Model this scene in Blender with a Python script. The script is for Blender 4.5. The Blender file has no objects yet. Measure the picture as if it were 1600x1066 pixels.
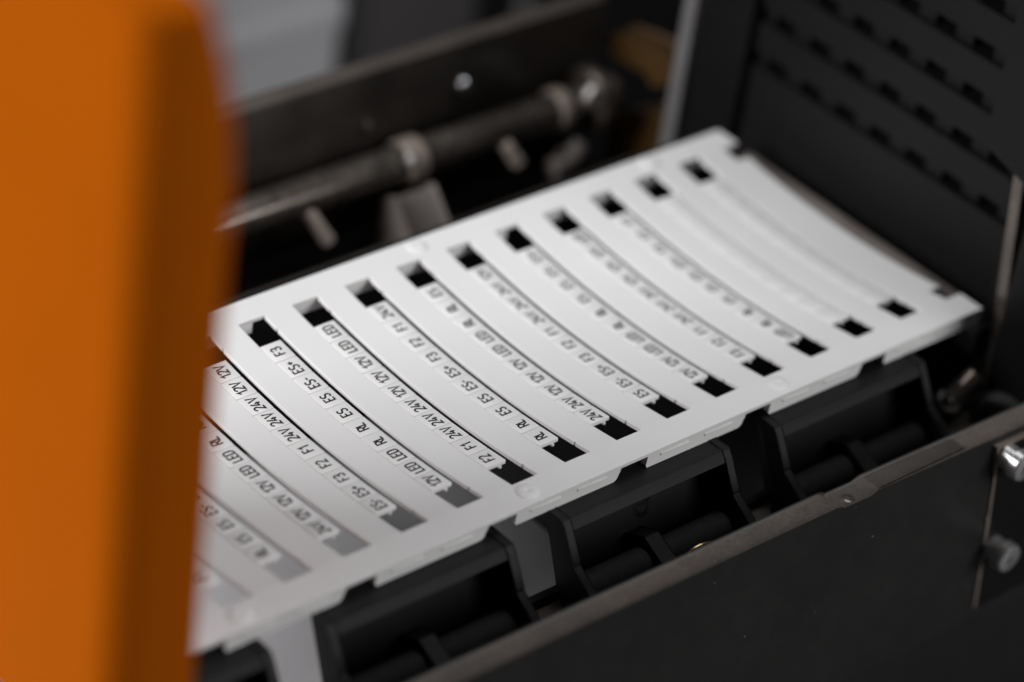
import bpy, bmesh, math, random
from mathutils import Matrix, Vector
random.seed(7)
MM = 0.001
scene = bpy.context.scene
col = scene.collection

# ------------------------------------------------------------------ camera
CAM = Vector((-298.98, -302.62, 330.16))
R0 = Vector((0.75494305, -0.64441519, 0.12161439))      # right
R1 = Vector((-0.29579822, -0.50012572, -0.81386589))    # down
R2 = Vector((0.58529002, 0.57844907, -0.5681833))       # forward
cd = bpy.data.cameras.new("camera")
cam = bpy.data.objects.new("camera", cd)
col.objects.link(cam)
cam.matrix_world = Matrix(((R0.x, -R1.x, -R2.x, CAM.x * MM), (R0.y, -R1.y, -R2.y, CAM.y * MM),
                           (R0.z, -R1.z, -R2.z, CAM.z * MM), (0, 0, 0, 1)))
cd.sensor_width = 36.0
cd.lens = 4857.15 * 36.0 / 1600.0
cd.clip_start = 0.01
cd.clip_end = 20.0
cd.dof.use_dof = True
cd.dof.focus_distance = 0.559
cd.dof.aperture_fstop = cd.lens / 17.0
scene.camera = cam

# ------------------------------------------------------------------ world, lamps, exposure
w = bpy.data.worlds.new("World")
scene.world = w
w.use_nodes = True
w.node_tree.nodes["Background"].inputs[0].default_value = (0.9, 0.95, 1.0, 1)
w.node_tree.nodes["Background"].inputs[1].default_value = 0.02


def area(name, loc, target, sx, sy, power, color):
    ld = bpy.data.lights.new(name, 'AREA')
    ld.shape = 'RECTANGLE'
    ld.size = sx * MM
    ld.size_y = sy * MM
    ld.energy = power
    ld.color = color
    o = bpy.data.objects.new(name, ld)
    col.objects.link(o)
    o.location = Vector(loc) * MM
    d = (Vector(target) - Vector(loc)).normalized()
    o.rotation_euler = d.to_track_quat('-Z', 'Y').to_euler()
    return o


area("ceiling_softbox", (160, 45, 560), (70, 30, 0), 380, 320, 1.15, (0.98, 0.99, 1.0))
area("side_softbox", (-1180, 430, 655), (0, 40, -10), 620, 620, 24.0, (1.0, 0.99, 0.985))
area("front_fill", (430, -760, 330), (60, 0, 0), 380, 380, 4.2, (1.0, 0.985, 0.97))  # added fill, stands in for light bounced back from in front

scene.view_settings.view_transform = 'Standard'
scene.view_settings.look = 'None'
scene.view_settings.exposure = -0.05
scene.view_settings.gamma = 1.0
scene.view_settings.use_curve_mapping = False
scene.render.engine = 'CYCLES'
scene.cycles.use_denoising = True
scene.cycles.max_bounces = 8


# ------------------------------------------------------------------ materials
def material(name, base, rough=0.5, metal=0.0, noise=0.0, nscale=400.0, bump=0.0, bscale=1500.0,
             dust=None, dust_amt=0.0, dust_scale=180.0, up_dust=0.0, spec=0.5, rvar=0.0, specks=0.0, coat=0.0):
    m = bpy.data.materials.new(name)
    m.use_nodes = True
    nt = m.node_tree
    N, L = nt.nodes, nt.links
    b = N["Principled BSDF"]
    b.inputs["Metallic"].default_value = metal
    b.inputs["Roughness"].default_value = rough
    b.inputs["Specular IOR Level"].default_value = spec
    if coat:
        b.inputs["Coat Weight"].default_value = coat
        b.inputs["Coat Roughness"].default_value = 0.25
    tc = N.new("ShaderNodeTexCoord")
    geo = N.new("ShaderNodeNewGeometry")
    col_out = None
    rgb = N.new("ShaderNodeRGB")
    rgb.outputs[0].default_value = (*base, 1)
    col_out = rgb.outputs[0]

    def tex(scale, detail=4.0, vec=None):
        t = N.new("ShaderNodeTexNoise")
        t.inputs["Scale"].default_value = scale
        t.inputs["Detail"].default_value = detail
        L.new(vec or geo.outputs["Position"], t.inputs["Vector"])
        return t.outputs["Fac"]

    def ramp(fac, a, c):
        r = N.new("ShaderNodeMapRange")
        r.inputs["From Min"].default_value = a
        r.inputs["From Max"].default_value = c
        L.new(fac, r.inputs["Value"])
        return r.outputs[0]

    def mix(fac, a, c):
        mx = N.new("ShaderNodeMix")
        mx.data_type = 'RGBA'
        L.new(fac, mx.inputs[0])
        L.new(a, mx.inputs[6])
        if isinstance(c, tuple):
            mx.inputs[7].default_value = (*c, 1)
        else:
            L.new(c, mx.inputs[7])
        return mx.outputs[2]

    def mul(a, c):
        mt = N.new("ShaderNodeMath")
        mt.operation = 'MULTIPLY'
        L.new(a, mt.inputs[0])
        if isinstance(c, float):
            mt.inputs[1].default_value = c
        else:
            L.new(c, mt.inputs[1])
        return mt.outputs[0]

    if noise:
        hs = N.new("ShaderNodeHueSaturation")
        r = N.new("ShaderNodeMapRange")
        r.inputs["From Min"].default_value = 0.3
        r.inputs["From Max"].default_value = 0.7
        r.inputs["To Min"].default_value = 1.0 - noise
        r.inputs["To Max"].default_value = 1.0 + noise
        L.new(tex(nscale), r.inputs["Value"])
        L.new(r.outputs[0], hs.inputs["Value"])
        L.new(col_out, hs.inputs["Color"])
        col_out = hs.outputs[0]
    if dust:
        f = ramp(tex(dust_scale, 8.0), 0.42, 0.72)
        f = mul(f, float(dust_amt))
        if up_dust:                         # dust settles on faces that look up
            sx = N.new("ShaderNodeSeparateXYZ")
            L.new(geo.outputs["Normal"], sx.inputs[0])
            u = ramp(sx.outputs["Z"], 0.35, 0.9)
            fine = ramp(tex(1500.0, 6.0), -0.2, 0.8)
            blot = ramp(tex(90.0, 5.0), -0.25, 0.6)
            u2 = mul(mul(u, mul(fine, blot)), float(up_dust))
            mxm = N.new("ShaderNodeMath")
            mxm.operation = 'MAXIMUM'
            L.new(f, mxm.inputs[0])
            L.new(u2, mxm.inputs[1])
            f = mxm.outputs[0]
        col_out = mix(f, col_out, dust)
        rr = N.new("ShaderNodeMapRange")
        rr.inputs["To Min"].default_value = rough
        rr.inputs["To Max"].default_value = 0.95
        L.new(f, rr.inputs["Value"])
        L.new(rr.outputs[0], b.inputs["Roughness"])
    elif rvar:
        rr = N.new("ShaderNodeMapRange")
        rr.inputs["From Min"].default_value = 0.3
        rr.inputs["From Max"].default_value = 0.7
        rr.inputs["To Min"].default_value = max(0.02, rough - rvar)
        rr.inputs["To Max"].default_value = min(1.0, rough + rvar)
        L.new(tex(250.0, 6.0), rr.inputs["Value"])
        L.new(rr.outputs[0], b.inputs["Roughness"])
    if specks:
        v = N.new("ShaderNodeTexVoronoi")
        v.inputs["Scale"].default_value = 330.0
        L.new(geo.outputs["Position"], v.inputs["Vector"])
        f = ramp(v.outputs["Distance"], 0.09, 0.04)
        f2 = ramp(tex(140.0, 2.0), 0.52, 0.62)
        col_out = mix(mul(mul(f, f2), float(specks)), col_out, (0.35, 0.33, 0.31))
    L.new(col_out, b.inputs["Base Color"])
    if bump:
        bn = N.new("ShaderNodeBump")
        bn.inputs["Strength"].default_value = bump
        bn.inputs["Distance"].default_value = 0.0001
        L.new(tex(bscale, 5.0), bn.inputs["Height"])
        L.new(bn.outputs[0], b.inputs["Normal"])
    return m


DUST = (0.18, 0.15, 0.13)
M = {
    'white': material("white_card_plastic", (0.80, 0.803, 0.808), 0.5, noise=0.012, nscale=60, bump=0.12, bscale=2500, spec=0.35),
    'label': material("white_label_plastic", (0.84, 0.842, 0.846), 0.45, noise=0.01, nscale=90, bump=0.10, bscale=2500, spec=0.35),
    'ink': material("black_print", (0.006, 0.003, 0.004), 0.7, noise=0.25, nscale=2500),
    'orange': material("orange_paint", (0.40, 0.084, 0.0), 0.75, noise=0.03, nscale=25, bump=0.15, bscale=900, spec=0.04),
    'black': material("black_moulded_plastic", (0.008, 0.008, 0.0085), 0.5, noise=0.2, nscale=90, bump=0.35, bscale=3000,
                      dust=DUST, dust_amt=0.012, dust_scale=350, up_dust=0.03, spec=0.4),
    'bracket': material("black_bracket_plastic", (0.0045, 0.0045, 0.0052), 0.5, noise=0.15, nscale=150, bump=0.45, bscale=3500,
                        dust=DUST, dust_amt=0.012, dust_scale=500, up_dust=0.05, spec=0.18),
    'rail': material("black_painted_rail", (0.015, 0.0147, 0.0145), 0.4, noise=0.15, nscale=50, bump=0.25, bscale=2600,
                     dust=DUST, dust_amt=0.025, dust_scale=220, up_dust=0.8, spec=0.4, specks=0.5),
    'wornrail': material("worn_rail_paint", (0.014, 0.013, 0.0125), 0.5, noise=0.3, nscale=250, bump=0.5, bscale=1200, dust=DUST, dust_amt=0.25, dust_scale=260, up_dust=0.42, spec=0.4),
    'wall': material("charcoal_vent_plastic", (0.0042, 0.0040, 0.0043), 0.55, noise=0.1, nscale=60, bump=0.3, bscale=1800, spec=0.22),
    'roller': material("dark_rubber", (0.011, 0.0115, 0.011), 0.8, noise=0.2, nscale=700, bump=0.6, bscale=4000, spec=0.3),
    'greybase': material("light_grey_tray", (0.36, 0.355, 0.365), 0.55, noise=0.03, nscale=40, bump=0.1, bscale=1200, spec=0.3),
    'litfloor': material("lit_tray_floor", (0.80, 0.79, 0.81), 0.5, noise=0.02, nscale=40, spec=0.3),  # tray floor where light reaches it, brightness put into the colour
    'greywall': material("grey_cabinet_paint", (0.50, 0.50, 0.525), 0.6, noise=0.06, nscale=14, spec=0.3),
    'charcoal': material("charcoal_paint", (0.06, 0.056, 0.06), 0.6, noise=0.1, nscale=20, spec=0.3),
    'smoked': material("dusty_brown_bar", (0.036, 0.031, 0.027), 0.32, noise=0.3, nscale=60, dust=DUST, dust_amt=0.10,
                       dust_scale=90, up_dust=0.45, spec=0.4),
    'rod': material("dull_steel_rod", (0.15, 0.13, 0.115), 0.27, 0.7, noise=0.25, nscale=80, rvar=0.12),
    'steel': material("bright_steel", (0.70, 0.69, 0.68), 0.36, 1.0, noise=0.08, nscale=300, rvar=0.08),
    'capsteel': material("zinc_plated_screw", (0.72, 0.72, 0.72), 0.28, 0.85, noise=0.1, nscale=300, rvar=0.06),
    'chrome': material("chrome", (0.75, 0.75, 0.77), 0.12, 1.0, rvar=0.06),
    'alu': material("brushed_aluminium", (0.30, 0.295, 0.30), 0.45, 0.6, noise=0.08, nscale=60),
    'warmedge': material("worn_edge_metal", (0.30, 0.25, 0.22), 0.5, 0.5, noise=0.2, nscale=200, rvar=0.1),
    'brass': material("brass", (0.55, 0.42, 0.22), 0.25, 1.0),
    'rodbeige': material("grey_brown_block", (0.16, 0.14, 0.13), 0.6, noise=0.15, nscale=80),
    'paletan': material("pale_tan_pin", (0.60, 0.52, 0.45), 0.4, noise=0.1, nscale=80),
    'amber': material("amber_plastic", (0.045, 0.021, 0.003), 0.45, noise=0.2, nscale=50),
    'beige': material("beige_moulding", (0.25, 0.21, 0.18), 0.35, noise=0.15, nscale=80),
    'table': material("dark_bench_top", (0.03, 0.03, 0.032), 0.6, noise=0.2, nscale=20),
}


# ------------------------------------------------------------------ mesh helpers (all in millimetres)
def link(name, bm, mat, parent=None, bevel=0.0, seg=2, smooth=True, angle=35, sharp=38):
    if bevel:
        bmesh.ops.remove_doubles(bm, verts=bm.verts, dist=1e-4)
        es = [e for e in bm.edges if len(e.link_faces) == 2 and e.calc_face_angle(0) > math.radians(angle)]
        bmesh.ops.bevel(bm, geom=es, offset=bevel, segments=seg, profile=0.5, affect='EDGES', clamp_overlap=True)
    bmesh.ops.recalc_face_normals(bm, faces=bm.faces)
    bmesh.ops.scale(bm, vec=(MM, MM, MM), verts=bm.verts)
    me = bpy.data.meshes.new(name)
    bm.to_mesh(me)
    bm.free()
    if smooth:
        me.polygons.foreach_set("use_smooth", [True] * len(me.polygons))
        me.set_sharp_from_angle(angle=math.radians(sharp))
    me.materials.append(M[mat])
    o = bpy.data.objects.new(name, me)
    col.objects.link(o)
    if parent:
        o.parent = parent
    return o


def copy_obj(src, parent=None, loc=None):
    o = src.copy()
    col.objects.link(o)
    o.parent = parent
    if loc is not None:
        o.location = Vector(loc) * MM
    return o


def thing(name, label, cat, loc=(0, 0, 0), group=None):
    o = bpy.data.objects.new(name, None)
    o.empty_display_size = 0.005
    col.objects.link(o)
    o.location = Vector(loc) * MM
    tag(o, label, cat, group)
    return o


def tag(o, label, cat, group=None, kind=None):
    o["label"] = label
    o["category"] = cat
    if group:
        o["group"] = group
    if kind:
        o["kind"] = kind
    return o


def add_box(bm, x0, x1, y0, y1, z0, z1):
    r = bmesh.ops.create_cube(bm, size=1.0)
    for v in r['verts']:
        v.co = Vector(((x0 + x1) / 2 + v.co.x * (x1 - x0), (y0 + y1) / 2 + v.co.y * (y1 - y0), (z0 + z1) / 2 + v.co.z * (z1 - z0)))
    return r['verts']


def box(*a):
    bm = bmesh.new()
    add_box(bm, *a)
    return bm


def add_prism(bm, pts, axis, a, b):
    """polygon pts in the two other axes (in xyz order), extruded along axis from a to b"""
    def co(p, t):
        c = list(p)
        c.insert('xyz'.index(axis), t)
        return c
    v0 = [bm.verts.new(co(p, a)) for p in pts]
    v1 = [bm.verts.new(co(p, b)) for p in pts]
    n = len(pts)
    bm.faces.new(v0)
    bm.faces.new(v1[::-1])
    for i in range(n):
        bm.faces.new((v0[i], v0[(i + 1) % n], v1[(i + 1) % n], v1[i]))


def add_lathe(bm, prof, p0, p1, n=32):
    """revolve (t mm along p0->p1, radius) profile"""
    p0, p1 = Vector(p0), Vector(p1)
    d = (p1 - p0).normalized()
    u = d.orthogonal().normalized()
    v = d.cross(u)
    rings = []
    for t, r in prof:
        c = p0 + d * t
        rings.append([bm.verts.new(c + (u * math.cos(2 * math.pi * i / n) + v * math.sin(2 * math.pi * i / n)) * max(r, 1e-3)) for i in range(n)])
    for a, b in zip(rings, rings[1:]):
        for i in range(n):
            bm.faces.new((a[i], a[(i + 1) % n], b[(i + 1) % n], b[i]))
    bm.faces.new(rings[0][::-1])
    bm.faces.new(rings[-1])


def add_tube(bm, pts, r, n=12):
    pts = [Vector(p) for p in pts]
    rings = []
    up = Vector((0.31, 0.17, 0.93))
    for i, p in enumerate(pts):
        d = (pts[min(i + 1, len(pts) - 1)] - pts[max(i - 1, 0)]).normalized()
        u = d.cross(up).normalized()
        v = d.cross(u)
        rings.append([bm.verts.new(p + (u * math.cos(2 * math.pi * k / n) + v * math.sin(2 * math.pi * k / n)) * r) for k in range(n)])
    for a, b in zip(rings, rings[1:]):
        for i in range(n):
            bm.faces.new((a[i], a[(i + 1) % n], b[(i + 1) % n], b[i]))
    bm.faces.new(rings[0][::-1])
    bm.faces.new(rings[-1])


def spline(pts, n=10):
    pts = [Vector(p) for p in pts]
    q = [pts[0] * 2 - pts[1]] + pts + [pts[-1] * 2 - pts[-2]]
    out = []
    for i in range(1, len(q) - 2):
        for k in range(n):
            t = k / n
            a, b, c, d = q[i - 1:i + 3]
            out.append(0.5 * ((2 * b) + (c - a) * t + (2 * a - 5 * b + 4 * c - d) * t * t + (3 * b - a - 3 * c + d) * t ** 3))
    out.append(pts[-1])
    return out


# ------------------------------------------------------------------ bench and machine base (setting)
tb = link("table", box(-900, 900, -700, 1100, -180, -160), 'table', bevel=2)
tb["kind"] = "structure"
tag(tb, "dark bench top under the machine", "table", kind="structure")

# ------------------------------------------------------------------ printer
RB = -49.6
HATCH = [(3.1, 63.5), (3.5, 35.2), (3.3, 32.9), (1.9, 32.1), (-7.3, 29.6), (-16.0, 27.6), (-16.0, 62.0)]
printer = thing("label_printer", "black label printer body with vented wall, front rail and guide rod", "printer", (40, 40, -160))
PO = Vector((40, 40, -160))


def part(name, bm, mat, bevel=0.3, parent=None, **k):
    bmesh.ops.translate(bm, vec=-PO, verts=bm.verts)
    return link(name, bm, mat, parent or printer, bevel, **k)


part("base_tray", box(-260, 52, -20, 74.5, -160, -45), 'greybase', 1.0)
part("lit_floor_slab", box(-260, 20, -19.5, 74, -44.9, -41.5), 'litfloor', 0.8)  # lit part of the tray floor, added as a paler raised slab
part("feed_block", box(52.3, 139, -20, 74.5, -160, -30), 'black', 1.5)
part("rear_wall", box(-84, 139, 75, 78.5, -160, -6.5), 'black', 0.6)
part("rear_deck", box(-84, 139.5, 79, 126, -160, -33), 'black', 0.8)

# front rail : a thick black plate with dusty top edge
bm = bmesh.new()
add_prism(bm, [(-110, -5.0), (62.6, -5.0), (63.6, -5.15), (64.4, -5.75), (71.6, -5.75), (73.6, -5.0), (190, -5.0), (190, RB), (-110, RB)], 'y', -31.6, -26.4)
for v in bm.verts:                      # the rail runs slightly askew to the card
    v.co.y -= max(0.0, v.co.x - 20) * 0.022
part("front_rail", bm, 'rail', 0.85, seg=4)
part("lower_front", box(-110, 190, -25, -20.3, -160, -27.5), 'black', 0.5)
bm = bmesh.new()      # raised wear strip on the rail beyond the step
add_prism(bm, [(74.6, -4.95), (75.4, -4.8), (97, -4.8), (98.0, -4.95)], 'y', -31.9, -28.2)
part("wear_strip", bm, 'wornrail', 0.15)
bm = bmesh.new()
add_lathe(bm, [(0, 1.3), (0.4, 1.25), (0.55, 0.95), (0.56, 0.5), (0.3, 0.4)], (68.4, -30.2, -6.15), (68.4, -30.2, 0), 24)
part("rail_screw", bm, 'rod', 0)
bm = bmesh.new()      # inner ledge behind the rail
add_box(bm, -84, 135, -26.2, -10.5, -27, -21)
part("inner_ledge", bm, 'rail', 0.5)
bm = bmesh.new()
add_box(bm, -84, 135, -10.3, -8.6, -27, -19.2)
part("ledge_step", bm, 'bracket', 0.3)

# mounting plate on the rail face with two cap screws on spacers
bm = bmesh.new()
add_prism(bm, [(104.6, -5.9), (188, -5.9), (188, -47.5), (110.6, -47.5), (107.6, -25.2), (107.2, -24.0), (107.3, -22.8)], 'y', -34.6, -33.2)
mp = part("mounting_plate", bm, 'warmedge', 0.15)
# the plate's painted front
bm = bmesh.new()
add_prism(bm, [(105.4, -6.4), (188, -6.4), (188, -47.9), (111.3, -47.9), (108.0, -24.0)], 'y', -34.72, -34.55)
part("plate_face", bm, 'bracket', 0, parent=None)
for (sx, sz) in ((107.6, -8.6), (110.7, -32.0)):
    bm = bmesh.new()
    add_lathe(bm, [(0, 2.5), (2.3, 2.5), (2.35, 1.9), (2.6, 1.9), (2.65, 3.05), (4.4, 3.05), (4.85, 2.8), (5.05, 2.3), (5.06, 1.5), (3.6, 1.45), (3.6, 0.6), (4.2, 0.55), (4.3, 0.2)],
              (sx, -34.75, sz), (sx, -60, sz), 36)
    part("cap_screw", bm, 'capsteel', 0, sharp=22)

# rear guide : dusty bar, steel rod with collars, pins and blocks
bm = bmesh.new()
add_box(bm, -84, 139, 116.5, 121.5, -34, 6.2)
cb = part("cover_bar", bm, 'smoked', 1.0)
bm = bmesh.new()
add_lathe(bm, [(0, 1.9), (0.8, 1.9), (1.5, 1.5), (1.7, 0.8)], (98.5, 116.5, -4.2), (98.5, 100, -4.2), 24)
part("bar_screw", bm, 'chrome', 0)
bm = bmesh.new()
add_lathe(bm, [(0, 4.0), (216, 4.0)], (-78, 110, -14), (138, 110, -14), 32)
part("guide_rod", bm, 'rod', 0)
for cx, wd, rad, mt in ((79.5, 5.2, 5.0, 'beige'), (121.5, 3.2, 4.9, 'beige'), (131.0, 3.4, 7.4, 'rod')):
    bm = bmesh.new()
    add_lathe(bm, [(0, rad - .5), (.5, rad), (wd - .5, rad), (wd, rad - .5)], (cx - wd / 2, 110, -14), (cx + wd, 110, -14), 32)
    part("collar", bm, mt, 0)
bm = bmesh.new()
add_lathe(bm, [(0, 1.3), (0.8, 1.2), (1.1, 0.7)], (76.3, 106.1, -11.2), (75.6, 101, -8.0), 20)
part("collar_screw", bm, 'steel', 0)
for p0, p1 in (((50.6, 107.5, -15.6), (55.4, 104.5, -23.8)), ((103.5, 106.5, -15.2), (107.0, 104.6, -20.8))):
    bm = bmesh.new()
    d = (Vector(p1) - Vector(p0)).length
    add_lathe(bm, [(0, 1.2), (0.5, 1.6), (d - .5, 1.6), (d, 1.0)], p0, p1, 20)
    part("spring_pin", bm, 'paletan', 0)
bm = bmesh.new()
add_prism(bm, [(96, -33), (106, -33), (106, -19), (102.5, -17), (96, -24)], 'x', 70.5, 81.0)
part("guide_block", bm, 'rodbeige', 0.8)
bm = bmesh.new()
add_tube(bm, spline([(124.5, 104.5, -21.3), (121.5, 103.5, -22.6), (118.5, 103.0, -23.2), (115.0, 102.5, -23.4)], 8), 2.2, 16)
part("latch_lever", bm, 'rodbeige', 0)
bm = bmesh.new()
add_prism(bm, [(116, -4.5), (114.5, -2.6), (104, -0.6), (97, 0.6), (95.5, -4.5), (100.5, -7.6), (103, -5.5), (113, -7)], 'x', 140.5, 147)
part("amber_guide", bm, 'amber', 1.0)
bm = bmesh.new()
add_prism(bm, [(94, -33), (112, -33), (111, -23), (104, -18), (94, -13)], 'x', 141, 149)
part("amber_guide", bm, 'amber', 1.0)

bm = bmesh.new()
add_lathe(bm, [(0, 2.6), (1.2, 2.5), (1.9, 1.6)], (125.6, 104.0, -9.0), (124.5, 99, -6.0), 24)
part("end_cap", bm, 'steel', 0)

part("lower_bar", box(-84, 139, 97, 100.5, -33, -25.5), 'smoked', 0.8)
for p in ((118.0, 103.4, -20.6), (72.6, 116.4, -7.0)):
    bm = bmesh.new()
    add_lathe(bm, [(0, 1.3), (0.5, 1.25), (0.9, 0.8)], p, (p[0], p[1] - 5, p[2] + 1.2), 20)
    part("bar_screw", bm, 'rod', 0)

# vented wall : real openings in rows of recessed grooves
ROWS = [13.6 + 10.3 * i for i in range(8)]
COLS = [-3.1 + 10.03 * i for i in range(8)]
XW = 140.0
bm = bmesh.new()


def quad(a, b, c, d):
    bm.faces.new([bm.verts.new(p) for p in (a, b, c, d)])


Y0, Y1 = -1.5, 73.0
edges_z = [-14.0]
GH = 1.75        # half height of a groove
for zr in ROWS:
    edges_z += [zr - GH, zr + GH]
edges_z.append(110.0)
for i in range(len(edges_z) - 1):
    za, zb = edges_z[i], edges_z[i + 1]
    if i % 2 == 0:                       # flat land, its lower lip leaning out a little
        n = 4
        for k in range(n):
            t0, t1 = k / n, (k + 1) / n
            quad((XW, Y0, za + (zb - za) * t0), (XW, Y1, za + (zb - za) * t0), (XW, Y1, za + (zb - za) * t1), (XW, Y0, za + (zb - za) * t1))
    else:
        xr = XW + 1.6
        quad((XW, Y0, za), (XW, Y1, za), (xr, Y1, za + .05), (xr, Y0, za + .05))
        quad((XW, Y0, zb), (XW, Y1, zb), (xr, Y1, zb - .5), (xr, Y0, zb - .5))
        ys = [Y0]
        for yc in COLS:
            ys += [max(Y0 + .2, yc - 2.75), yc + 2.75]
        ys.append(Y1)
        for j in range(len(ys) - 1):
            if j % 2 == 0:
                quad((xr, ys[j], za + .05), (xr, ys[j + 1], za + .05), (xr, ys[j + 1], zb - .5), (xr, ys[j], zb - .5))
            else:                         # opening: side walls going back into the dark
                xb = XW + 9
                a, c = ys[j], ys[j + 1]
                quad((xr, a, za + .05), (xb, a, za + .05), (xb, a, zb - .5), (xr, a, zb - .5))
                quad((xr, c, za + .05), (xb, c, za + .05), (xb, c, zb - .5), (xr, c, zb - .5))
                quad((xr, a, za + .05), (xr, c, za + .05), (xb, c, za + .05), (xb, a, za + .05))
                quad((xr, a, zb - .5), (xr, c, zb - .5), (xb, c, zb - .5), (xb, a, zb - .5))
bmesh.ops.remove_doubles(bm, verts=bm.verts, dist=1e-3)
part("vent_panel", bm, 'wall', 0.0, smooth=False)
part("housing_back", box(150, 152, -1.5, 90, -160, 150), 'black', 0)
part("shaded_end_strip", box(129.6, 132.9, 0.6, 63.2, -9, -2.5), 'rodbeige', 0.3)  # straight strip at the card's end, its shade put into the colour
part("ledge_web", box(133.1, 139.6, -4, 72, -14, -8), 'black', 0.3)
part("corner_post", box(137.5, 150, 73.3, 87.8, -33, 150), 'wall', 1.2)
part("trim_strip", box(136.5, 150, 88.3, 92.0, -33, 150), 'alu', 0.5)
part("side_post", box(136.0, 150, -9.5, -1.8, -160, 150), 'wall', 1.0)
bm = bmesh.new()
add_prism(bm, [(-9.4, -22), (-10.9, -22), (-4.9, 31), (-3.3, 31)], 'x', 133.0, 135.6)
part("edge_strip", bm, 'rod', 0.4)
part("side_panel", box(128, 139, -26, -11.5, -18, 150), 'wall', 1.5)
bm = bmesh.new()
add_prism(bm, HATCH, 'x', 131.0, 134.8)
part("hatch_cover", bm, 'wall', 0.4)

# ------------------------------------------------------------------ carrier brackets under the card
SIDE = [(-5.9, -3.4), (-9.6, -3.4), (-10.6, -4.6), (-13.9, -10.2), (-14.1, -10.9), (-21.5, -15.3), (-24.0, -20.9), (-13.2, -20.9)]
WID = 41.0


def make_bracket(name, label, x0, stamp):
    t = thing(name, label, "bracket", (x0, -14, -21), "carrier brackets along the front rail")
    O = Vector((0, -14, -21))

    def bp(n, bm, mat, bev=0.25, **k):
        bmesh.ops.translate(bm, vec=-O, verts=bm.verts)
        return link(n, bm, mat, t, bev, **k)
    for xs, prof in ((0.0, SIDE), (WID - 1.8, [(-2.6, -3.4)] + SIDE[1:-1] + [(-9.6, -20.9)])):
        bm = bmesh.new()
        add_prism(bm, prof, 'x', xs, xs + 1.8)
        bp("side_plate", bm, 'bracket', 0.13, seg=1, angle=12, sharp=8)
    bm = bmesh.new()
    add_prism(bm, [(-2.9, -3.5), (-9.5, -3.5), (-10.3, -4.3), (-10.9, -5.4), (-9.9, -5.8), (-9.0, -4.8), (-2.9, -4.8)], 'x', 1.85, WID - 1.85)
    bp("top_lip", bm, 'bracket', 0.12, seg=1, sharp=10)
    bm = bmesh.new()
    add_prism(bm, [(-2.65, -4.0), (-3.7, -4.0), (-10.7, -20.8), (-9.65, -20.8)], 'x', 1.85, WID - 1.85)
    bw = bp("back_wall", bm, 'bracket', 0.0)
    bm = bmesh.new()
    add_prism(bm, [(-8.2, -14.8), (-12.6, -12.9), (-20.8, -16.6), (-21.5, -20.7), (-11.0, -20.7)], 'x', WID / 2 - 1.75, WID / 2 + 1.75)
    bp("rib", bm, 'bracket', 0.13, seg=1, sharp=10)
    for a, b in ((2.4, WID / 2 - 1.9), (WID / 2 + 1.9, WID - 2.4)):
        bm = bmesh.new()
        add_lathe(bm, [(0, 2.6), (0.4, 3.0), (b - a - .4, 3.0), (b - a, 2.6)], (a, -13.6, -17.8), (b, -13.6, -17.8), 28)
        bp("roller", bm, 'roller', 0)
    if stamp:                              # moulded round stamp with ticks
        bm = bmesh.new()
        dv = Vector((0, -6.2, -15.5)).normalized()      # down along the back wall
        nx = Vector((1, 0, 0))
        nn = nx.cross(dv)
        if nn.y > 0:
            nn = -nn
        c = Vector((23.2, -6.85, -11.4)) + nn * 0.02
        for k in range(18):
            a = 2 * math.pi * k / 18
            u = nx * math.cos(a) + dv * math.sin(a)
            v = nx * -math.sin(a) + dv * math.cos(a)
            p, q = c + u * 1.25, c + u * 2.15
            vs = [bm.verts.new(x) for x in (p - v * .1, p + v * .1, q + v * .1, q - v * .1)]
            vt = [bm.verts.new(x + nn * 0.16) for x in (p - v * .1, p + v * .1, q + v * .1, q - v * .1)]
            bm.faces.new(vt)
            for i in range(4):
                bm.faces.new((vs[i], vs[(i + 1) % 4], vt[(i + 1) % 4], vt[i]))
        for i in range(2):                 # the pointer across it
            p = c - nx * 1.05 - dv * (0.25 + .35 * i)
            q = c + nx * 1.05 - dv * (0.25 + .35 * i)
            vs = [bm.verts.new(x + nn * 0.2) for x in (p - dv * .08, p + dv * .08, q + dv * .08, q - dv * .08)]
            bm.faces.new(vs)
        bmesh.ops.translate(bm, vec=-O, verts=bm.verts)
        link("moulding_stamp", bm, 'bracket', t, 0)
    return t


make_bracket("carrier_bracket", "black plastic carrier bracket half hidden by the orange cover", -88.2, False)
make_bracket("carrier_bracket", "black carrier bracket between the light grey gap and the dark gap", -35.9, False)
make_bracket("carrier_bracket", "black carrier bracket with a round moulded stamp on its back wall", 16.5, True)
make_bracket("carrier_bracket", "black carrier bracket beside the shiny chrome pin", 69.0, False)

# ------------------------------------------------------------------ marker card
S = 12.5
SW = 6.04            # slot width
H = 63.92            # slot length
SAG = 2.46
LP = 5.02            # label pitch
LW = 4.62            # label width
YTOP = 57.11         # upper end of the label strips
XA, XB = -62.0, 129.8
YA, YB = -6.0, 70.0
TH = 0.85
K0, K1 = -4, 9


def sag(y):
    if y <= 0 or y >= H:
        return 0.0
    return -SAG * (1 - (2 * y / H - 1) ** 2)


def dsag(y):
    return SAG * 2 * (2 * y / H - 1) * 2 / H


card = thing("marker_card", "white plastic marker card with rows of small printed labels on black brackets", "label card", (35, 32, -3.4))
CO = Vector((35, 32, -3.4))


def cpart(name, bm, mat, bevel=0.0, **k):
    bmesh.ops.translate(bm, vec=-CO, verts=bm.verts)
    return link(name, bm, mat, card, bevel, **k)


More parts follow.
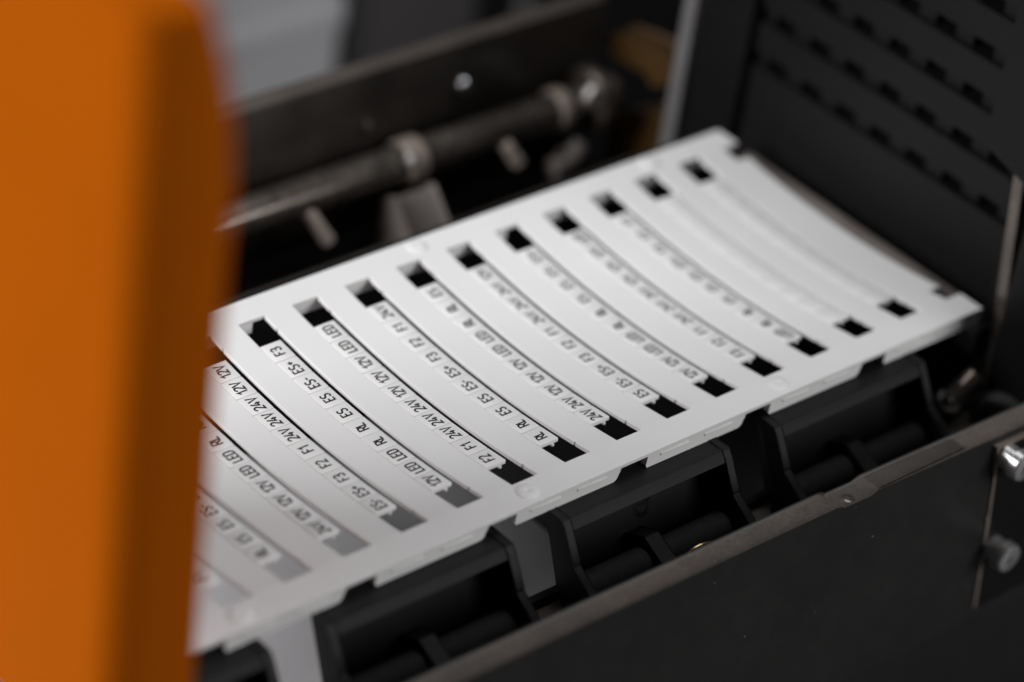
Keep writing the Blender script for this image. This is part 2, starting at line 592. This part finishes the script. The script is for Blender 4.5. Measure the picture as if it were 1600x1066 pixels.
# frame: grid of cells with the slots left out
xs = [XA]
for k in range(K0, K1 + 1):
    xs += [k * S, k * S + SW, k * S + SW + 0.32]
xs += [125.6, 128.6, XB]
ys = [YA, 0.0, 1.0, 3.0, 3.9, 4.25, 4.4]
ys += [4.4 + (59.5 - 4.4) * i / 26 for i in range(1, 27)] + [59.67, 60.02, 61.0, 62.6, H, YB]
nx_, ny_ = len(xs) - 1, len(ys) - 1


def solid(i, j):
    xc, yc = (xs[i] + xs[i + 1]) / 2, (ys[j] + ys[j + 1]) / 2
    if yc < 0 or yc > H:
        return True
    if xc > 128.6:
        return False
    if 125.6 < xc < 128.6 and (yc < 4.4 or yc > 59.5):
        return False
    for k in range(K0, K1 + 1):
        if k * S < xc < k * S + SW:
            return False
        if k * S + SW < xc < k * S + SW + 0.32 and (3.9 < yc < 4.25 or 59.67 < yc < 60.02):
            return False
    return True


bm = bmesh.new()
vt, vb = {}, {}


def gv(d, i, j, off):
    if (i, j) not in d:
        d[(i, j)] = bm.verts.new((xs[i], ys[j], sag(ys[j]) + off))
    return d[(i, j)]


for i in range(nx_):
    for j in range(ny_):
        if not solid(i, j):
            continue
        q = [(i, j), (i + 1, j), (i + 1, j + 1), (i, j + 1)]
        bm.faces.new([gv(vt, a, b, 0) for a, b in q])
        bm.faces.new([gv(vb, a, b, -TH) for a, b in q[::-1]])
        for (a, b), (di, dj) in zip(((0, 1), (1, 2), (2, 3), (3, 0)), ((0, -1), (1, 0), (0, 1), (-1, 0))):
            ii, jj = i + di, j + dj
            if 0 <= ii < nx_ and 0 <= jj < ny_ and solid(ii, jj):
                continue
            p, r = q[a], q[b]
            bm.faces.new((gv(vt, *p, 0), gv(vb, *p, -TH), gv(vb, *r, -TH), gv(vt, *r, 0)))
bmesh.ops.recalc_face_normals(bm, faces=bm.faces)
frame = cpart("frame", bm, 'white', 0.0)
bv = frame.modifiers.new("bevel", 'BEVEL')
bv.width = 0.10 * MM
bv.segments = 2
bv.limit_method = 'ANGLE'
bv.angle_limit = math.radians(50)
bv.harden_normals = False

# skirt tabs along the near edge, each with two gripping ridges
for n in range(-2, 4):
    x0 = -22.4 + 31.2 * (n + 1) - 0.0
    x1 = x0 + 24.1
    if n == 3:
        x1 = XB - 0.4
    bm = bmesh.new()
    pts = [(x0 + .15, -TH), (x1 + .5, -TH)]
    pts += [(x1 + .35, -1.6)] + [(x1 - 1.2 + 1.2 * math.cos(a), -2.2 - 1.2 * math.sin(a)) for a in [math.pi / 2 * i / 5 for i in range(6)]]
    pts += [(x0 + .5 - .5 * math.sin(a), -2.9 - .5 * math.cos(a)) for a in [math.pi / 2 * i / 3 for i in range(4)]]
    add_prism(bm, pts, 'y', YA + 0.12, YA + 1.5)
    tb_ = cpart("skirt_tab", bm, 'white', 0.12)
    for xr in (x0 + 3.2, x0 + 14.2):
        bm = bmesh.new()
        add_box(bm, xr, xr + 7.0, YA - 0.12, YA + 0.4, -1.75, -1.3)
        bmesh.ops.translate(bm, vec=-CO, verts=bm.verts)
        link("ridge", bm, 'white', tb_, 0.1)
# far skirt, broken by two gaps
for x0, x1 in ((XA, -53.2), (-46, 3.6), (10.8, 66.1), (73.3, 127.5)):
    bm = bmesh.new()
    add_box(bm, x0, x1, H + 0.1, H + 1.3, -3.3, -TH)
    cpart("rear_skirt", bm, 'white', 0.15)
# moulded domes on the frame
for dx, dy in ((13.6, -2.9), (75.8, -2.9), (-48.8, -2.9), (45.6, 67.4), (107.5, 67.4)):
    bm = bmesh.new()
    add_lathe(bm, [(0, 2.3), (0.1, 2.2), (0.24, 1.85), (0.36, 1.35), (0.42, 0.9), (0.40, 0.6), (0.3, 0.35), (0.26, 0.05)], (dx, dy, -0.03), (dx, dy, 5), 32)
    cpart("dome", bm, 'white', 0)

# label shape shared by every label
def label_mesh(wd=LW, gap=0.12):
    bm = bmesh.new()
    a, b = wd / 2, (LP - gap) / 2
    add_box(bm, -a, a, -b, b, -0.75, 0.0)
    es = [e for e in bm.edges if abs(e.verts[0].co.z) < 1e-6 and abs(e.verts[1].co.z) < 1e-6]
    vert = [e for e in bm.edges if abs(e.verts[0].co.z - e.verts[1].co.z) > .1]
    bmesh.ops.bevel(bm, geom=vert, offset=0.11, segments=2, profile=0.5, affect='EDGES')
    es = [e for e in bm.edges if abs(e.verts[0].co.z) < 1e-6 and abs(e.verts[1].co.z) < 1e-6]
    bmesh.ops.bevel(bm, geom=es, offset=0.09, segments=2, profile=0.5, affect='EDGES')
    return bm


lab0 = link("label", label_mesh(), 'label', None, 0)
lab_me = lab0.data
bpy.data.objects.remove(lab0)
lab1 = link("label", label_mesh(5.6, 0.02), 'label', None, 0)
wide_me = lab1.data
bpy.data.objects.remove(lab1)


# stroke lettering, height 1, in reading direction u and up direction v
def arc(cx, cy, rx, ry, a0, a1, n=8):
    return [(cx + rx * math.cos(math.radians(a0 + (a1 - a0) * i / n)), cy + ry * math.sin(math.radians(a0 + (a1 - a0) * i / n))) for i in range(n + 1)]


GLYPH = {
    '1': (0.40, [[(0.02, 0.74), (0.30, 1.0), (0.30, 0.0)]]),
    '2': (0.50, [arc(0.25, 0.76, 0.24, 0.24, 170, -35, 9) + [(0.0, 0.0), (0.50, 0.0)]]),
    '3': (0.50, [arc(0.24, 0.76, 0.23, 0.24, 160, -80, 8) + [(0.18, 0.53), (0.28, 0.53)] + arc(0.24, 0.265, 0.26, 0.265, 75, -160, 9)]),
    '4': (0.54, [[(0.33, 1.0), (0.0, 0.26), (0.54, 0.26)], [(0.38, 0.52), (0.38, 0.0)]]),
    'V': (0.58, [[(0.0, 1.0), (0.29, 0.0), (0.58, 1.0)]]),
    'F': (0.44, [[(0.0, 0.0), (0.0, 1.0), (0.44, 1.0)], [(0.0, 0.52), (0.38, 0.52)]]),
    'E': (0.46, [[(0.46, 1.0), (0.0, 1.0), (0.0, 0.0), (0.46, 0.0)], [(0.0, 0.52), (0.40, 0.52)]]),
    'S': (0.50, [arc(0.25, 0.76, 0.24, 0.24, 30, 225, 9) + [(0.25, 0.51)] + arc(0.25, 0.25, 0.25, 0.25, 60, -150, 9)]),
    'R': (0.50, [[(0.0, 0.0), (0.0, 1.0), (0.26, 1.0)] + arc(0.26, 0.74, 0.23, 0.26, 80, -80, 7) + [(0.0, 0.48)], [(0.25, 0.48), (0.50, 0.0)]]),
    'L': (0.42, [[(0.0, 1.0), (0.0, 0.0), (0.42, 0.0)]]),
    'D': (0.50, [[(0.0, 0.0), (0.0, 1.0), (0.22, 1.0)] + arc(0.22, 0.70, 0.27, 0.30, 80, 0, 5) + arc(0.22, 0.30, 0.27, 0.30, 0, -80, 5) + [(0.22, 0.0), (0.0, 0.0)]]),
    '+': (0.50, [[(0.0, 0.5), (0.50, 0.5)], [(0.25, 0.74), (0.25, 0.26)]]),
    '-': (0.36, [[(0.0, 0.5), (0.36, 0.5)]]),
}


def ribbon(bm, pts, wd, z):
    pts = [Vector((p[0], p[1])) for p in pts]
    closed = (pts[0] - pts[-1]).length < 1e-5
    L_, R_ = [], []
    n = len(pts)
    for i, p in enumerate(pts):
        a = pts[i - 1] if i > 0 else (pts[-2] if closed else None)
        b = pts[i + 1] if i < n - 1 else (pts[1] if closed else None)
        d0 = (p - a).normalized() if a is not None else None
        d1 = (b - p).normalized() if b is not None else None
        if d0 is None:
            d0 = d1
        if d1 is None:
            d1 = d0
        n0, n1 = Vector((-d0.y, d0.x)), Vector((-d1.y, d1.x))
        m = n0 + n1
        m = m.normalized() if m.length > 1e-6 else n0
        s = min(2.2, 1.0 / max(0.3, m.dot(n0)))
        L_.append(p + m * wd * s)
        R_.append(p - m * wd * s)
    # text reads along +y, its top points to -x
    vl = [bm.verts.new((-p.y, p.x, z)) for p in L_]
    vr = [bm.verts.new((-p.y, p.x, z)) for p in R_]
    for i in range(n - 1):
        bm.faces.new((vl[i], vl[i + 1], vr[i + 1], vr[i]))


TXT = {}
NARROW = 0.86


def text_mesh(s):
    if s in TXT:
        return TXT[s]
    Ht, gap = 2.12, 0.145
    tot = sum(GLYPH[c][0] * NARROW for c in s) + gap * (len(s) - 1)
    bm = bmesh.new()
    u = -tot / 2
    for q, c in enumerate(s):
        wdt, strokes = GLYPH[c]
        for si, st in enumerate(strokes):
            ribbon(bm, [((u + x * NARROW) * Ht, (y - 0.5) * Ht) for x, y in st], 0.185, 0.012 + 0.002 * si)
        u += wdt * NARROW + gap
    for f in bm.faces:
        f.normal_update()
        if f.normal.z < 0:
            f.normal_flip()
    bmesh.ops.scale(bm, vec=(MM, MM, MM), verts=bm.verts)
    me = bpy.data.meshes.new("lettering")
    bm.to_mesh(me)
    bm.free()
    me.materials.append(M['ink'])
    TXT[s] = me
    return me


SEQ = ["F1", "F2", "F3", "ES+", "ES-", "ES", "ES", "RL", "RL", "LED", "LED", "12V", "12V", "12V", "24V", "24V", "24V"]
prong_me = None
for k in range(K0, K1 + 1):
    xc = k * S + 0.05 + (LW if k <= 7 else 5.6) / 2
    for j in range(10):
        yc = YTOP - LP * (j + 0.5)
        o = bpy.data.objects.new("label", lab_me if k <= 7 else wide_me)
        col.objects.link(o)
        o.parent = card
        lift = 0.06 + (random.uniform(-0.012, 0.012) if k <= 7 else 0.0)
        o.location = (Vector((xc, yc, sag(yc) + lift)) - CO) * MM
        o.rotation_euler = (math.atan(dsag(yc)), random.uniform(-.004, .004), 0)
        if k <= 7:
            s = SEQ[((7 - k) * 10 + j) % 17]
            t = bpy.data.objects.new("lettering", text_mesh(s))
            col.objects.link(t)
            t.parent = o
            t.location = Vector((-0.08 + random.uniform(-.03, .03), random.uniform(-.03, .03), 0)) * MM
            o["label"] = "small white label printed " + s
    # thin spine below the labels and the little prong at its near end
    bm = bmesh.new()
    n = 24
    rows_ = []
    y_lo, y_hi = YTOP - LP * 10 + .2, YTOP - .2
    for i in range(n + 1):
        y = y_lo + (y_hi - y_lo) * i / n
        z = sag(y) - 0.62
        rows_.append([bm.verts.new(p) for p in ((k * S - 0.02, y, z + .25), (k * S + LW - .5, y, z + .25), (k * S + LW - .5, y, z - .25), (k * S - 0.02, y, z - .25))])
    for a, b in zip(rows_, rows_[1:]):
        for i in range(4):
            bm.faces.new((a[i], a[(i + 1) % 4], b[(i + 1) % 4], b[i]))
    bm.faces.new(rows_[0])
    bm.faces.new(rows_[-1][::-1])
    cpart("strip_spine", bm, 'white', 0)
    bm = bmesh.new()
    ye = YTOP - LP * 10
    ze = sag(ye) - .45
    add_prism(bm, [(k * S + 3.0, ye + .6), (k * S + 3.0, ye - .12), (k * S + 3.15, ye - .32), (k * S + 3.4, ye - .32), (k * S + 3.55, ye - .12), (k * S + 3.55, ye + .6)], 'z', ze - .62, ze - .32)
    cpart("prong", bm, 'white', 0.08)

# ------------------------------------------------------------------ orange cover (rounded slab, seen out of focus)
bm = bmesh.new()


def cover_outline(z):
    xr = -86.6
    if z > 112:
        xr -= 0.0060 * (z - 112) ** 2 if z < 150 else 0.0060 * 38 ** 2 + (z - 150) * 0.4
    xl = -102.2
    r = 5.5
    yf = -40.0
    p = [(xr, 56), (xl, 56)]  # unseen depth of the cover, stretched to shade the card's near left
    p += [(xl + r - r * math.cos(a), yf + r - r * math.sin(a)) for a in [math.pi / 2 * i / 6 for i in range(7)]]
    p += [(xr - 1.5 + 1.5 * math.sin(a), yf + 1.5 - 1.5 * math.cos(a)) for a in [math.pi / 2 * i / 4 for i in range(5)]]
    return p


zs = [18, 30, 60, 90, 108] + [112 + 4 * i for i in range(9)]
rings = [[bm.verts.new((x, y, z)) for x, y in cover_outline(z)] for z in zs]
for a, b in zip(rings, rings[1:]):
    n = len(a)
    for i in range(n):
        bm.faces.new((a[i], a[(i + 1) % n], b[(i + 1) % n], b[i]))
bm.faces.new(rings[0][::-1])
bm.faces.new(rings[-1])
oc = thing("orange_cover", "-", "-", (-94, 50, -41.4))
OV = Vector((-94, 50, -41.4))
bmesh.ops.translate(bm, vec=-OV, verts=bm.verts)
link("panel", bm, 'orange', oc)
link("foot", box(-7, 6.5, -6, 5.5, 0, 59.2), 'orange', oc, 1.0)
tag(oc, "glossy orange upright cover with a rounded edge beside the marker card", "cover")

# ------------------------------------------------------------------ loose and background things
pin = thing("chrome_pin", "shiny chrome pin lying between the last bracket and the black wall", "pin", (119, -10, -19))
bm = bmesh.new()
add_lathe(bm, [(0, 1.6), (0.6, 2.5), (1.4, 2.9), (3.0, 2.9)], (-.5, 0.0, 1.6), (3.2, -1.2, 6.2), 28)
link("pin_head", bm, 'chrome', pin)
bm = bmesh.new()
add_lathe(bm, [(0, 1.8), (7.5, 1.8)], (.8, -.4, 3.2), (5.4, -2.0, 9.0), 24)
link("shaft", bm, 'rod', pin)

bm = bmesh.new()
add_tube(bm, spline([(33.5, -21.8, -20.6), (34.2, -22, -14.5), (36.2, -22.4, -10.6), (38.8, -22.8, -9.2), (41.8, -23.1, -9.6), (44.8, -23.2, -10.3), (46.0, -23.2, -12.5), (46.6, -23.0, -20.6)], 8), 0.36, 10)
c = link("brass_clip", bm, 'brass')
tag(c, "thin brass wire clip showing above the dusty rail edge", "clip")

bm = bmesh.new()
add_tube(bm, spline([(125, -22, -34), (126, -17, -26), (126, -14, -19), (127, -16, -15), (129, -21, -15), (130, -25.5, -18), (131, -26, -26)], 10), 2.0, 14)
c = link("black_cable", bm, 'black')
tag(c, "black cable looping behind the rail end below the side panel", "cable")

cab = thing("grey_cabinet", "pale grey cabinet panel standing in the blurred background", "cabinet", (60, 235, -160))
bm = bmesh.new()
add_box(bm, -260, 105.5, 0, 6, 0, 330)
link("panel", bm, 'greywall', cab, 1.0)
for z in (52, 92):
    bm = bmesh.new()
    add_box(bm, -260, 105.5, -1.2, -.2, z, z + 9)
    link("moulding", bm, 'greywall', cab, 0.8)
post = thing("dark_frame", "dark charcoal frame upright beside the pale grey cabinet", "frame", (200, 240, -160))
link("upright", box(-33.5, 4, -14, 6, 0, 330), 'charcoal', post, 1.0)
link("back_sheet", box(4.2, 220, 0, 6, 0, 330), 'wall', post, 1.0)
link("light_edge", box(29, 33.5, -4, -.2, 0, 330), 'alu', post, 0.5)
